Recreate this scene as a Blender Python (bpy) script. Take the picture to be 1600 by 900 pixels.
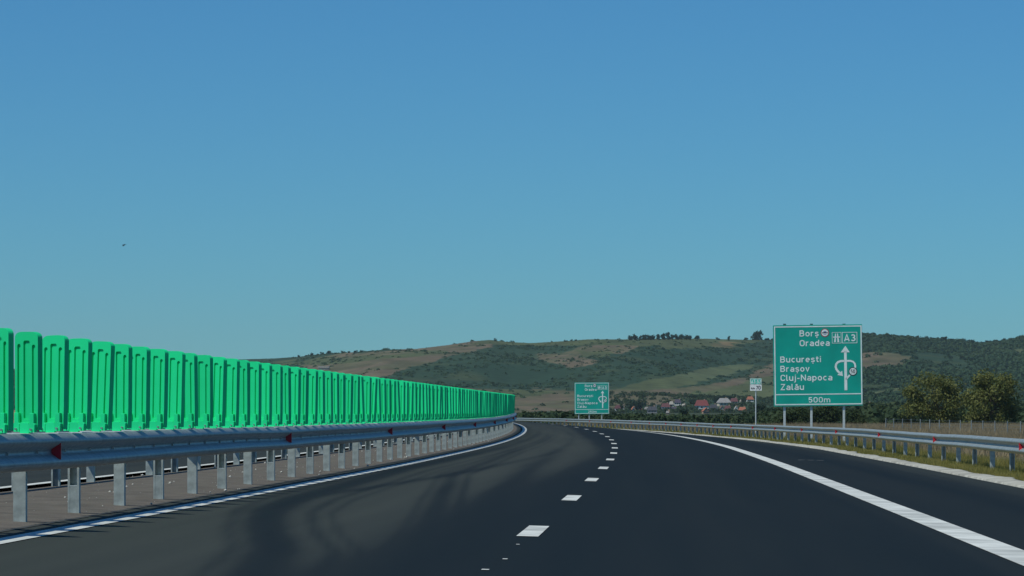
import bpy, math, random
import numpy as np
from mathutils import Vector
R=math.radians
random.seed(7); rng=np.random.default_rng(11)
scene=bpy.context.scene
for o in list(bpy.data.objects): bpy.data.objects.remove(o)
COL=scene.collection

# ------------------------------------------------------------------ camera, sky, sun, exposure
CAMH=0.998; FPX=5350.; YH=638.5
cam=bpy.data.cameras.new('camera'); co=bpy.data.objects.new('camera',cam); COL.objects.link(co)
co.location=(0,0,CAMH); co.rotation_euler=(R(90),0,0)
cam.sensor_width=36; cam.lens=36*FPX/1600; cam.shift_y=(YH-450)/1600
cam.clip_start=.5; cam.clip_end=20000
scene.camera=co
world=bpy.data.worlds.new('World'); scene.world=world; world.use_nodes=True
nt=world.node_tree; nt.nodes.clear()
SUN=Vector((-.56,-.37,1.0)).normalized()      # direction towards the sun
sky=nt.nodes.new('ShaderNodeTexSky'); sky.sky_type='NISHITA'; sky.sun_disc=False
sky.sun_elevation=math.asin(SUN.z); sky.sun_rotation=math.atan2(SUN.x,SUN.y)
sky.altitude=300; sky.air_density=1.0; sky.dust_density=0.0; sky.ozone_density=6.0
tint=nt.nodes.new('ShaderNodeMixRGB'); tint.blend_type='MULTIPLY'; tint.inputs[0].default_value=1
tint.inputs[2].default_value=(.28,.645,.87,1)
bg=nt.nodes.new('ShaderNodeBackground'); bg.inputs[1].default_value=.10
wo=nt.nodes.new('ShaderNodeOutputWorld')
nt.links.new(sky.outputs[0],tint.inputs[1]); nt.links.new(tint.outputs[0],bg.inputs[0]); nt.links.new(bg.outputs[0],wo.inputs[0])
sl=bpy.data.lights.new('sun','SUN'); sl.energy=3.5; sl.angle=R(.5); sl.color=(.98,1,.88)
so=bpy.data.objects.new('sun',sl); COL.objects.link(so)
so.rotation_euler=(-SUN).to_track_quat('-Z','Y').to_euler(); so.location=(-20,-10,60)
vs=scene.view_settings; vs.view_transform='Standard'; vs.look='None'; vs.gamma=1; vs.exposure=-.15; vs.use_curve_mapping=False

# ------------------------------------------------------------------ helpers
def tag(o,label=None,cat=None,group=None,kind=None):
    if label: o['label']=label
    if cat: o['category']=cat
    if group: o['group']=group
    if kind: o['kind']=kind
    return o
def empty(name,loc=(0,0,0),rz=0):
    o=bpy.data.objects.new(name,None); COL.objects.link(o); o.location=loc; o.rotation_euler=(0,0,rz); o.empty_display_size=.2
    return o
def link(name,me,parent=None):
    o=bpy.data.objects.new(name,me); COL.objects.link(o)
    if parent: o.parent=parent
    return o
def copy_tree(o,parent=None):
    c=o.copy(); COL.objects.link(c)
    if parent: c.parent=parent
    for ch in list(o.children): copy_tree(ch,c)
    return c
class MB:
    def __init__(s): s.v=[]; s.f=[]
    def add(s,vs,fs):
        n=len(s.v); s.v+= [tuple(map(float,p)) for p in vs]; s.f+=[tuple(n+i for i in f) for f in fs]; return s
    def box(s,x0,x1,y0,y1,z0,z1):
        return s.add([(x0,y0,z0),(x1,y0,z0),(x1,y1,z0),(x0,y1,z0),(x0,y0,z1),(x1,y0,z1),(x1,y1,z1),(x0,y1,z1)],
            [(3,2,1,0),(4,5,6,7),(0,1,5,4),(1,2,6,5),(2,3,7,6),(3,0,4,7)])
    def prism(s,poly,y0,y1):      # polygon in xz (counter-clockwise seen from -y) extruded along y
        n=len(poly)
        return s.add([(x,y0,z) for x,z in poly]+[(x,y1,z) for x,z in poly],
            [tuple(range(n)),tuple(range(2*n-1,n-1,-1))]+[(i,i+n,(i+1)%n+n,(i+1)%n) for i in range(n)])
    def vprism(s,poly,z0,z1):     # polygon in xy extruded up
        n=len(poly)
        return s.add([(x,y,z0) for x,y in poly]+[(x,y,z1) for x,y in poly],
            [tuple(range(n-1,-1,-1)),tuple(range(n,2*n))]+[(i,(i+1)%n,(i+1)%n+n,i+n) for i in range(n)])
    def tube(s,a,b,r0,r1,n=8):
        a=Vector(a);b=Vector(b);d=(b-a).normalized();u=d.orthogonal().normalized();w=d.cross(u)
        vs=[a+(u*math.cos(t)+w*math.sin(t))*r0 for t in [2*math.pi*i/n for i in range(n)]]+[b+(u*math.cos(t)+w*math.sin(t))*r1 for t in [2*math.pi*i/n for i in range(n)]]
        return s.add(vs,[(i,(i+1)%n,(i+1)%n+n,i+n) for i in range(n)]+[tuple(range(n-1,-1,-1)),tuple(range(n,2*n))])
    def build(s,name,m,parent=None,bevel=0,smooth=False):
        me=bpy.data.meshes.new(name); me.from_pydata(s.v,[],s.f); me.update(); me.materials.append(m)
        o=link(name,me,parent)
        if smooth: me.polygons.foreach_set('use_smooth',[True]*len(me.polygons))
        if bevel:
            b=o.modifiers.new('bevel','BEVEL'); b.width=bevel; b.segments=2; b.limit_method='ANGLE'
        return o
def npmesh(name,V,F,m,parent=None,smooth=False,mats=None,midx=None):
    """V (n,3), F (m,k) arrays"""
    me=bpy.data.meshes.new(name); V=np.asarray(V,np.float32); F=np.asarray(F,np.int32); k=F.shape[1]
    me.vertices.add(len(V)); me.vertices.foreach_set('co',V.ravel())
    me.loops.add(F.size); me.loops.foreach_set('vertex_index',F.ravel())
    me.polygons.add(len(F)); me.polygons.foreach_set('loop_start',np.arange(0,F.size,k,dtype=np.int32))
    me.polygons.foreach_set('loop_total',np.full(len(F),k,np.int32))
    if smooth: me.polygons.foreach_set('use_smooth',np.ones(len(F),bool))
    for q in (mats or [m]): me.materials.append(q)
    if midx is not None: me.polygons.foreach_set('material_index',np.asarray(midx,np.int32))
    me.update(calc_edges=True); me.validate()
    return link(name,me,parent)
def gridfaces(nr,nc):
    i=np.arange(nr-1)[:,None]*nc+np.arange(nc-1)[None,:]
    return np.stack([i,i+1,i+nc+1,i+nc],-1).reshape(-1,4)
def vattr(o,name,a,typ='FLOAT'):
    at=o.data.attributes.new(name,typ,'POINT')
    if typ=='FLOAT': at.data.foreach_set('value',np.asarray(a,np.float32).ravel())
    else:
        c=np.ones((len(a),4),np.float32); c[:,:3]=a; at.data.foreach_set('color',c.ravel())

# ------------------------------------------------------------------ materials
def N(m,t,**k):
    n=m.node_tree.nodes.new(t)
    for a,b in k.items(): setattr(n,a,b)
    return n
def newmat(name):
    m=bpy.data.materials.new(name); m.use_nodes=True
    return m,m.node_tree.nodes['Principled BSDF'],m.node_tree.links
def mat(name,col,rough=.7,metal=0,var=.12,scale=6,bump=0,bscale=40,col2=None,stretch=None,spec=.5,coords='Object'):
    m,b,L=newmat(name)
    tc=N(m,'ShaderNodeTexCoord'); mp=N(m,'ShaderNodeMapping')
    if stretch: mp.inputs['Scale'].default_value=stretch
    L.new(tc.outputs[coords],mp.inputs[0])
    nz=N(m,'ShaderNodeTexNoise'); nz.inputs['Scale'].default_value=scale; nz.inputs['Detail'].default_value=6; L.new(mp.outputs[0],nz.inputs[0])
    cr=N(m,'ShaderNodeValToRGB'); c2=col2 or tuple(c*(1+var*2) for c in col); c1=col if col2 else tuple(c*(1-var*2) for c in col)
    cr.color_ramp.elements[0].position=.32; cr.color_ramp.elements[1].position=.68
    cr.color_ramp.elements[0].color=(*c1,1); cr.color_ramp.elements[1].color=(*c2,1)
    L.new(nz.outputs[0],cr.inputs[0]); L.new(cr.outputs[0],b.inputs['Base Color'])
    b.inputs['Roughness'].default_value=rough; b.inputs['Metallic'].default_value=metal; b.inputs['Specular IOR Level'].default_value=spec
    if bump:
        n2=N(m,'ShaderNodeTexNoise'); n2.inputs['Scale'].default_value=bscale; n2.inputs['Detail'].default_value=4; L.new(mp.outputs[0],n2.inputs[0])
        bp=N(m,'ShaderNodeBump'); bp.inputs['Strength'].default_value=bump; bp.inputs['Distance'].default_value=.02
        L.new(n2.outputs[0],bp.inputs['Height']); L.new(bp.outputs[0],b.inputs['Normal'])
    return m
def foliage(name,c1,c2,scale=.8,trans=.35,rand=True):
    m,b,L=newmat(name)
    tc=N(m,'ShaderNodeTexCoord'); nz=N(m,'ShaderNodeTexNoise'); nz.inputs['Scale'].default_value=scale; nz.inputs['Detail'].default_value=5
    L.new(tc.outputs['Object'],nz.inputs[0])
    cr=N(m,'ShaderNodeValToRGB'); cr.color_ramp.elements[0].position=.3; cr.color_ramp.elements[1].position=.7
    cr.color_ramp.elements[0].color=(*c1,1); cr.color_ramp.elements[1].color=(*c2,1); L.new(nz.outputs[0],cr.inputs[0])
    L.new(cr.outputs[0],b.inputs['Base Color']); b.inputs['Roughness'].default_value=.75; b.inputs['Specular IOR Level'].default_value=.2
    tr=N(m,'ShaderNodeBsdfTranslucent'); L.new(cr.outputs[0],tr.inputs[0]); mx=N(m,'ShaderNodeMixShader'); mx.inputs[0].default_value=trans
    L.new(b.outputs[0],mx.inputs[1]); L.new(tr.outputs[0],mx.inputs[2]); L.new(mx.outputs[0],m.node_tree.nodes['Material Output'].inputs[0])
    return m
M={}
M['steel']=mat('galvanised_steel',(.30,.335,.33),.46,.22,.10,9,.08,60,stretch=(1,1,.5))
M['post']=mat('galvanised_post',(.40,.44,.42),.55,.15,.12,12,.08,60)
M['cut']=mat('bright_zinc',(.62,.66,.66),.5,.2,.1,20)
M['bolt']=mat('bolt_steel',(.50,.52,.52),.35,.8,.1,30)
M['red']=mat('red_reflector',(.62,.02,.035),.3,0,.08,20)
M['amber']=mat('amber_reflector',(.45,.18,.02),.35,0,.1,30)
M['white']=mat('white_road_paint',(.62,.62,.585),.75,0,.13,2.2,.25,60,coords='Object')
M['concrete']=mat('concrete_kerb',(.40,.38,.33),.9,0,.16,1.7,.6,12)
M['gravel']=mat('compacted_gravel',(.095,.078,.062),.95,0,.20,2.5,.8,40,col2=(.155,.128,.104))
M['joint']=mat('dark_joint',(.05,.05,.045),.95)
M['stone']=mat('pale_stone',(.5,.48,.44),.9)
M['verge']=mat('dry_verge_soil',(.15,.14,.050),.97,0,.2,.5,.8,8,col2=(.30,.25,.11))
M['signback']=mat('aluminium_back',(.05,.16,.14),.5,.3)
M['signgreen']=mat('green_sign_sheeting',(.0,.40,.305),.42,0,.06,.9,spec=.6)
M['signwhite']=mat('white_sign_sheeting',(.86,.95,.92),.45,0,.05,3)
M['kmgreen']=mat('sunlit_green_sheeting',(.05,.66,.50),.4)  # kilometre plate: lighter copy of the sign green, strong sunlight put into the colour
M['kmwhite']=mat('sunlit_white_sheeting',(.97,.98,.96),.4)  # white raised likewise, the plate's near blown-out light is in the colour
M['signblue']=mat('blue_sign_print',(.08,.12,.30),.5)
M['signblack']=mat('black_sign_print',(.03,.02,.03),.5)
M['signred']=mat('red_sign_print',(.35,.03,.05),.5)
M['bark']=mat('bark',(.10,.075,.05),.95,0,.2,4,.6,10)
M['bird']=mat('dark_feathers',(.02,.022,.03),.7)
M['wire']=mat('fence_wire',(.25,.27,.28),.5,.5)
M['fpost']=mat('concrete_fence_post',(.22,.25,.25),.8)
M['glass']=mat('window_glass',(.04,.05,.06),.15,0,.05)

# green plastic of the anti-glare panels: thin, lets light through
m,b,L=newmat('green_plastic'); M['green']=m
tc=N(m,'ShaderNodeTexCoord'); oi=N(m,'ShaderNodeObjectInfo'); nz=N(m,'ShaderNodeTexNoise'); nz.inputs['Scale'].default_value=3
L.new(tc.outputs['Object'],nz.inputs[0])
hs=N(m,'ShaderNodeHueSaturation'); mr=N(m,'ShaderNodeMapRange'); mr.inputs[3].default_value=.80; mr.inputs[4].default_value=1.12
ad=N(m,'ShaderNodeMath',operation='ADD'); sc_=N(m,'ShaderNodeMath',operation='MULTIPLY'); sc_.inputs[1].default_value=.5
L.new(oi.outputs['Random'],ad.inputs[0]); L.new(nz.outputs[0],ad.inputs[1]); L.new(ad.outputs[0],sc_.inputs[0]); L.new(sc_.outputs[0],mr.inputs[0]); L.new(mr.outputs[0],hs.inputs['Value'])
hs.inputs['Color'].default_value=(.016,.86,.33,1); L.new(hs.outputs[0],b.inputs['Base Color'])
b.inputs['Roughness'].default_value=.5; b.inputs['Specular IOR Level'].default_value=.3
tr=N(m,'ShaderNodeBsdfTranslucent'); L.new(hs.outputs[0],tr.inputs[0]); mx=N(m,'ShaderNodeMixShader'); mx.inputs[0].default_value=.14
L.new(b.outputs[0],mx.inputs[1]); L.new(tr.outputs[0],mx.inputs[2]); L.new(mx.outputs[0],m.node_tree.nodes['Material Output'].inputs[0])

# ------------------------------------------------------------------ road alignment
KN=np.array([0,40,80,120,160,200,250,320,420.])
KK=[0.0001339,-4.73e-05,-0.0002161,-0.0004024,-0.0006711,-0.0009541,-0.0012384,-0.0015236,-0.001809]
CC=[1.76e-05,2.24e-05,5.55e-05,5.24e-05,2.05e-05,1.16e-05,-1.06e-05,-1.56e-05,-1.34e-05]
EL=[-0.0278871,-0.0371223,-0.048054,-0.049969,-0.0547598,-0.0650552,-0.078958,-0.0946508,-0.1109058]
ER=[-0.0260405,-0.0204317,-0.0189825,-0.0236769,-0.0437353,-0.0655809,-0.0826514,-0.0988141,-0.1144155]
S=np.arange(0,761,1.0)
cum=lambda a:np.concatenate([[0],np.cumsum((a[1:]+a[:-1])/2)])
TH=.0421048+cum(np.interp(S,KN,KK)); AX=-1.1515197+cum(np.sin(TH)); AY=cum(np.cos(TH))
AZ=cum(-.003925+cum(np.interp(S,KN,CC)*(S<430)))
AZ=np.where(S>440,AZ[440],AZ)
def road(s,off,up=0.):
    s=np.asarray(s,float); off=np.asarray(off,float)+0*s; up=np.asarray(up,float)
    th=np.interp(s,S,TH); x=np.interp(s,S,AX)+np.minimum(s,0)*math.sin(TH[0]); y=np.interp(s,S,AY)+np.minimum(s,0)*math.cos(TH[0])
    z=np.interp(s,S,AZ)-np.minimum(s,0)*.003925
    el=np.interp(s,KN,EL); er=np.interp(s,KN,ER)
    z=z+np.where(off<0,el*np.maximum(off,-4.6),er*np.minimum(off,9.5))+up
    return np.stack([x+off*np.cos(th),y-off*np.sin(th),z],-1)
def rp(s,off,up=0.): return Vector(road(s,off,up).tolist())
def head(s): return float(np.interp(s,S,TH))
def strip(name,offs,ss,m,ups=None,kind=None,parent=None,smooth=True):
    offs=np.asarray(offs,float); ss=np.asarray(ss,float); ups=np.zeros(len(offs)) if ups is None else np.asarray(ups,float)
    V=road(ss[:,None]+0*offs[None],offs[None]+0*ss[:,None],ups[None]+0*ss[:,None]).reshape(-1,3)
    o=npmesh(name,V,gridfaces(len(ss),len(offs))[:,::-1],m,parent,smooth)
    uv=o.data.uv_layers.new(name='UVMap'); A=np.stack([np.broadcast_to(offs[None],(len(ss),len(offs))),np.broadcast_to(ss[:,None],(len(ss),len(offs)))],-1).reshape(-1,2)
    li=np.empty(len(o.data.loops),np.int32); o.data.loops.foreach_get('vertex_index',li); uv.data.foreach_set('uv',A[li].astype(np.float32).ravel())
    if kind: o['kind']=kind
    return o,A
SS=np.concatenate([np.arange(-30,120,.6),np.arange(120,330,1.5),np.arange(330,700,4)])

# asphalt: colour from real wear of the surface (dust and rubber), stored per vertex
m,b,L=newmat('asphalt'); M['asphalt']=m
at=N(m,'ShaderNodeAttribute',attribute_name='wear'); uvn=N(m,'ShaderNodeUVMap'); uvn.uv_map='UVMap'
mp=N(m,'ShaderNodeMapping'); mp.inputs['Scale'].default_value=(2.2,.06,1); L.new(uvn.outputs[0],mp.inputs[0])
n1=N(m,'ShaderNodeTexNoise'); n1.inputs['Scale'].default_value=1.0; n1.inputs['Detail'].default_value=6; n1.inputs['Distortion'].default_value=.35; L.new(mp.outputs[0],n1.inputs[0])
n2=N(m,'ShaderNodeTexNoise'); n2.inputs['Scale'].default_value=45; n2.inputs['Detail'].default_value=3; L.new(uvn.outputs[0],n2.inputs[0])
mm=N(m,'ShaderNodeMath',operation='MULTIPLY_ADD'); mm.inputs[1].default_value=.36; L.new(n1.outputs[0],mm.inputs[0])
sb=N(m,'ShaderNodeMath',operation='SUBTRACT'); sb.inputs[1].default_value=.25; L.new(at.outputs['Fac'],sb.inputs[0]); L.new(sb.outputs[0],mm.inputs[2])
m3=N(m,'ShaderNodeMath',operation='MULTIPLY_ADD'); m3.inputs[1].default_value=.26; L.new(n2.outputs[0],m3.inputs[0]); L.new(mm.outputs[0],m3.inputs[2])
cr=N(m,'ShaderNodeValToRGB'); e=cr.color_ramp.elements; e[0].position=.0; e[0].color=(.007,.0125,.016,1); e[1].position=1; e[1].color=(.057,.063,.054,1)
q=e.new(.45); q.color=(.017,.0215,.0225,1)
L.new(m3.outputs[0],cr.inputs[0]); L.new(cr.outputs[0],b.inputs['Base Color']); b.inputs['Roughness'].default_value=.85; b.inputs['Specular IOR Level'].default_value=.12
bp=N(m,'ShaderNodeBump'); bp.inputs['Strength'].default_value=.35; bp.inputs['Distance'].default_value=.01; L.new(n2.outputs[0],bp.inputs['Height']); L.new(bp.outputs[0],b.inputs['Normal'])
def gauss(d,w): return np.exp(-(d/w)**2)
def wear(A):
    off,s=A[:,0],A[:,1]
    left=.5*(1-np.tanh((off+.75+.35*np.sin(s*.05))/.35))          # dusty fast lane, dark driving lane
    w=.12+.66*left
    def track(ss,oo,wd,k):
        nonlocal w
        c=np.interp(s,ss,oo); fade=np.clip((s-ss[0])/4,0,1)*np.clip((ss[-1]-s)/30,0,1)
        w=w-k*left*fade*(1-.55*np.clip((s-45)/60,0,1))*gauss(off-c,wd)
    c1=([14,21,25,29,34,39,45,60,100,170],[-1.15,-1.35,-1.65,-2.2,-2.75,-3.0,-3.1,-3.32,-3.15,-2.9])
    track(*c1,.20,.62); track(c1[0],[v+.42 for v in c1[1]],.07,.28); track(c1[0],[v+.62 for v in c1[1]],.05,.2); track(c1[0],[v-.33 for v in c1[1]],.06,.2)
    c2=([14,23,32,41,57,90,150],[-.2,-.55,-1.0,-1.5,-2.3,-2.6,-2.4])
    track(*c2,.13,.42); track(c2[0],[v+.25 for v in c2[1]],.06,.30); track(c2[0],[v-.22 for v in c2[1]],.05,.2)
    c3=([20,30,45,70,110],[-.1,-.45,-1.0,-1.4,-1.6]); track(*c3,.22,.42)
    c4=([40,60,90,140,200],[-2.9,-2.2,-1.6,-1.5,-1.9]); track(*c4,.12,.3)
    w+=.10*gauss(off-1.8,.55)
    w=np.where(off>3.6,.30+.25*gauss(off-6.9,.5)-.22*gauss(off-5.6-.2*np.sin(s*.04),.4),w)
    far=np.clip((s-150)/130,0,1); w=w*(1-far)+(.45-.25*(off>.5)*(off<3.6))*far
    return np.clip(w,0,1)
offs=np.concatenate([np.arange(-4.0,.6,.06),np.arange(.6,7.21,.14),[7.21]])
o,A=strip('road',offs,SS,M['asphalt'],kind='structure'); vattr(o,'wear',wear(A))
offs=np.arange(-17.5,-6.5,.5)
o,A=strip('road_opposite',offs,SS,M['asphalt'],kind='structure'); vattr(o,'wear',np.full(len(A),.62))
o,A=strip('median',np.array([-6.5,-6.2,-5.6,-5.0,-4.5,-4.0]),SS,M['gravel'],[0,.01,.02,.02,.01,.0],kind='structure')
# joint lines between median and carriageway
strip('median_joint',np.array([-4.02,-3.96]),SS,M['joint'],[.004,.004],kind='structure')
# painted lines
def line(name,o0,o1,s0,s1,parent=None,up=.006):
    ss=np.arange(s0,s1+.01,max(.5,min(1.5,(s1-s0)/4)))
    return strip(name,[o0,(o0+o1)/2,o1],ss,M['white'],[up]*3,kind='structure')[0]
line('left_edge_line',-3.64-.10,-3.64+.10,-20,600)
line('right_edge_line',4.03-.17,4.03+.17,-20,600)
line('opposite_edge_line',-7.02,-6.84,-20,600)
mb_v=[];mb_f=[]
def dash(s0,ln,oc,w,up=.006):
    ss=np.linspace(s0,s0+ln,5); n=len(mb_v)
    for s in ss:
        for oo in (oc-w/2,oc+w/2): mb_v.append(tuple(road(s,oo,up)))
    for i in range(4): mb_f.append((n+2*i,n+2*i+1,n+2*i+3,n+2*i+2))
for i in range(-3,42):
    s=31.0+13.087*i; dash(s-1.45,2.9,0,.19)
    dash(s-6,4,-10.6,.15)
for s,oo,l,w in ((22.9,-.02,.13,.05),(24.7,.03,.11,.035),(27.6,.0,.09,.03)): dash(s,l,oo,w)
for oo in (4.95,5.2,5.45): dash(90,.12,oo,.17)
me=bpy.data.meshes.new('lane_dashes'); me.from_pydata(mb_v,[],mb_f); me.materials.append(M['white']); o=link('lane_dashes',me); o['kind']='structure'
# kerb: cast concrete edge strip, slightly irregular
ks=SS; ko=[7.2,7.22,7.55,7.62,7.62]; ku=[-.02,.035,.06,.055,-.1]
o,A=strip('kerb',ko,ks,M['concrete'],ku,kind='structure')
co_=np.empty(len(o.data.vertices)*3,np.float32); o.data.vertices.foreach_get('co',co_); co_=co_.reshape(-1,3)
j=(A[:,0]>7.5); nn=np.interp(A[:,1],SS,np.convolve(rng.normal(0,1,len(SS)),np.ones(4)/4,'same'))
co_[j,0]+=nn[j]*.07; co_[:,2]+=np.where(j,nn*.012,0); o.data.vertices.foreach_set('co',co_.ravel())
# verge and embankments
ss=np.concatenate([np.arange(-30,360,2.),np.arange(360,700,6)])
def emb(name,prof,m):
    offs=np.array([p[0] for p in prof]); V=[]
    for s in ss:
        for of,u in prof:
            p=road(s,of,0)
            if u<=-5: p[2]=-1.75
            else: p[2]+=u
            V.append(p)
    o=npmesh(name,np.array(V),gridfaces(len(ss),len(prof))[:,::-1],m,smooth=True); o['kind']='structure'; return o
emb('verge',[(7.5,.0),(7.62,.03),(8.2,.04),(9.3,.02),(10.6,-.25),(12.5,-.65),(15,-9)],M['verge'])
emb('embankment',[(-17.4,-.03),(-19,.0),(-22,-.5),(-27,-9)],M['verge'])

# ------------------------------------------------------------------ terrain: plain and hills
RX=np.array([-900,-500,-200,75,300,400,430,470,500,555,600,650,700,740,765,790,830,880,920,980,1040,1090,1130,1165,1210,1280,1350,1400,1450,1500,1540,1570,1600,1800,2200,2700.])
RY=np.array([596,590,583,577,564,561,560,557,553,550,546,545,539,533,531,534,536,533,530,530,529,529,530,531,531,527,524,526.5,530,533,537,534,529,520,540,560.])
def ridge_h(u):      # u: horizontal angle as if 5350 units away
    y=np.interp(u,RX,RY); r=3300+180*np.sin(u/170.)+120*np.sin(u/61.+1); return r,(YH-y)/FPX*r+CAMH
GZ=-1.35
def terrain(x,y):
    x=np.asarray(x,float); y=np.asarray(y,float); r=np.hypot(x,y); a=np.arctan2(x,y); u=800+FPX*np.tan(np.clip(a,-.55,.55))
    wfac=np.clip((1.0-np.abs(a))/.35,0,1)   # hills only ahead
    rr,zh=ridge_h(u); zh=GZ+(zh-GZ)*wfac+ (1-wfac)*25
    r0=1900+60*np.sin(u/130.)
    t=np.clip((r-r0)/(rr-r0),0,None); tt=np.clip(t,0,1)
    # shape chosen so the apparent height rises steadily up the slope
    ang=(.60*tt+.40*tt*tt*(3-2*tt))
    z=GZ+ang*((zh-GZ)/rr)*r*1.0
    und=(np.sin(x/90.+y/230.)*np.sin(y/120.)*4+np.sin(x/37.+1.3)*np.sin(y/61.)*1.8)*np.sin(np.pi*tt)
    z=z+und
    z=np.where(t>1,zh-(t-1)*rr*.05,z)
    return np.where(t<=0,GZ+.10*np.sin(x/13.)*np.sin(y/17.)*np.clip((r-150)/200,0,1),z)
az=np.concatenate([np.linspace(-math.pi,-.36,40)[:-1],np.linspace(-.36,-.17,60)[:-1],np.linspace(-.17,.17,560),np.linspace(.17,.36,60)[1:],np.linspace(.36,math.pi,40)[1:]])
rad=np.concatenate([[0.5],np.linspace(20,200,10),np.linspace(240,1800,34),np.linspace(1830,3900,250),np.linspace(4000,6200,8)])
AA,RR=np.meshgrid(az,rad); X=RR*np.sin(AA); Y=RR*np.cos(AA); Z=terrain(X,Y)
V=np.stack([X,Y,Z],-1).reshape(-1,3)
ground=npmesh('ground',V,gridfaces(len(rad),len(az)),None or M['verge'],smooth=True); ground['kind']='structure'
# land cover: a map of pastures, meadows and scrub over the hillside
def inpoly(px,py,poly):
    c=np.zeros(px.shape,bool); n=len(poly)
    for i in range(n):
        x0,y0=poly[i]; x1,y1=poly[(i+1)%n]
        if y0==y1: continue
        k=((y0>py)!=(y1>py)); c^= k&(px<(x1-x0)*(py-y0)/(y1-y0)+x0)
    return c
def vnoise(x,y,sc,seed):
    r=np.random.default_rng(seed); T=r.random((64,64)); fx=x/sc;fy=y/sc; ix=np.floor(fx).astype(int);iy=np.floor(fy).astype(int); tx=fx-ix;ty=fy-iy
    tx=tx*tx*(3-2*tx);ty=ty*ty*(3-2*ty); g=lambda a,b:T[a%64,b%64]
    return (g(ix,iy)*(1-tx)+g(ix+1,iy)*tx)*(1-ty)+(g(ix,iy+1)*(1-tx)+g(ix+1,iy+1)*tx)*ty
TAN=(.135,.104,.068); OLIVE=(.078,.092,.040); MEADOW=(.088,.108,.052); SCRUB=(.034,.062,.033); WOOD=(.022,.048,.027); OCHRE=(.20,.145,.075)
COVER=[ # (polygon, colour, woody 0..1)
 ([(470,575),(478,562),(560,549),(650,544),(700,537),(745,531),(775,530),(770,542),(735,549),(700,556),(672,566),(640,575),(600,588),(560,600),(500,600)],TAN,.12),
 ([(430,566),(560,556),(600,552),(690,547),(700,552),(600,561),(500,570),(430,574)],OLIVE,.45),
 ([(745,528),(1185,526),(1185,534),(1100,541),(985,540),(930,538),(860,541),(800,541),(745,537)],OLIVE,.15),
 ([(905,541),(960,537),(1000,539),(985,549),(930,553),(900,556),(880,552)],TAN,.3),
 ([(838,552),(868,553),(930,558),(936,566),(925,569),(895,572),(862,567),(840,561)],TAN,.4),
 ([(900,547),(955,550),(950,556),(905,556)],OLIVE,.4),
 ([(1030,541),(1100,538),(1165,536),(1168,540),(1080,545),(1035,546)],OLIVE,.2),
 ([(1110,536),(1140,534),(1160,537),(1135,541),(1112,541)],OCHRE,.0),
 ([(1060,532),(1155,531),(1155,535),(1065,536)],MEADOW,.05),
 ([(560,609),(700,606),(800,609),(845,607),(900,609),(960,606),(1000,609),(1095,606),(1120,611),(1090,622),(1045,632),(960,640),(800,648),(560,650)],TAN,.06),
 ([(770,608),(850,608),(870,614),(800,622),(760,618)],OLIVE,.3),
 ([(955,606),(985,600),(1045,590),(1090,579),(1140,570),(1176,568),(1172,575),(1130,587),(1092,598),(1062,608),(1000,609)],MEADOW,.02),
 ([(1062,624),(1090,612),(1130,601),(1165,586),(1215,566),(1222,620),(1180,623),(1130,624),(1085,630)],OLIVE,.25),
 ([(1090,606),(1140,595),(1180,580),(1225,562),(1230,575),(1190,588),(1150,603),(1100,615)],TAN,.15),
 ([(1340,553),(1372,550),(1422,555),(1419,569),(1380,572),(1335,576)],TAN,.03),
 ([(1340,581),(1365,579),(1370,584),(1340,586)],OLIVE,.2),
 ([(1355,622),(1370,613),(1398,607),(1430,602),(1434,604),(1400,612),(1375,619),(1362,624)],MEADOW,.05),
 ([(1500,547),(1560,545),(1600,543),(1600,549),(1540,550)],OLIVE,.5),
]
def cover(x,y,z):
    u=800+FPX*x/np.maximum(y,1); v=YH-FPX*(z-CAMH)/np.maximum(y,1)
    r=np.hypot(x,y)
    wu=(vnoise(x,y,60,3)-.5)*18+(vnoise(x,y,16,4)-.5)*12; wv=(vnoise(x,y,70,5)-.5)*5+(vnoise(x,y,22,6)-.5)*4
    n1=vnoise(x,y,140,7); n2=vnoise(x,y,35,8); n3=vnoise(x,y*.35,12,9)
    c=np.array(SCRUB)[None]*(1-n1[:,None])+np.array(WOOD)[None]*n1[:,None]
    thin=np.clip((n2-.62)*4,0,1)*.5; c=c*(1-thin[:,None])+np.array(OLIVE)[None]*thin[:,None]*.9
    w=np.where(u>1230,1.0,.85)*(1-.35*thin)
    for poly,col,wd in COVER:
        k=inpoly(u+wu,v+wv,poly)&(r>1850)&(y>0)&(np.abs(x/np.maximum(y,1))<.35)
        cc=np.array(col)[None]*(.82+.36*n3[:,None])*(.9+.25*n2[:,None]); mxk=np.clip((vnoise(x,y*.5,48,31)*.6+vnoise(x,y*.4,15,32)*.4-.45)*3,0,.55)[:,None]; cc=cc*(1-mxk)+np.array(OLIVE)[None]*mxk*(.75+.4*n3[:,None]); c=np.where(k[:,None],cc,c); w=np.where(k,wd,w)
    fl=(r<1880)
    pl=np.array((.12,.10,.055))[None]*(.8+.4*n2[:,None]); far=np.clip((r-420)/150,0,1)[:,None]
    pl=pl*(1-far)+np.array((.05,.062,.032))[None]*far*(.8+.4*n2[:,None])
    c=np.where(fl[:,None],pl,c); w=np.where(fl,0,w)
    return c,w
cc,ww=cover(V[:,0],V[:,1],V[:,2]); vattr(ground,'cover',cc,'FLOAT_COLOR')
m,b,L=newmat('land'); M['land']=m
at=N(m,'ShaderNodeAttribute',attribute_name='cover'); tc=N(m,'ShaderNodeTexCoord')
n1=N(m,'ShaderNodeTexNoise'); n1.inputs['Scale'].default_value=.09; n1.inputs['Detail'].default_value=8; n1.inputs['Roughness'].default_value=.7; L.new(tc.outputs['Object'],n1.inputs[0])
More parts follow.
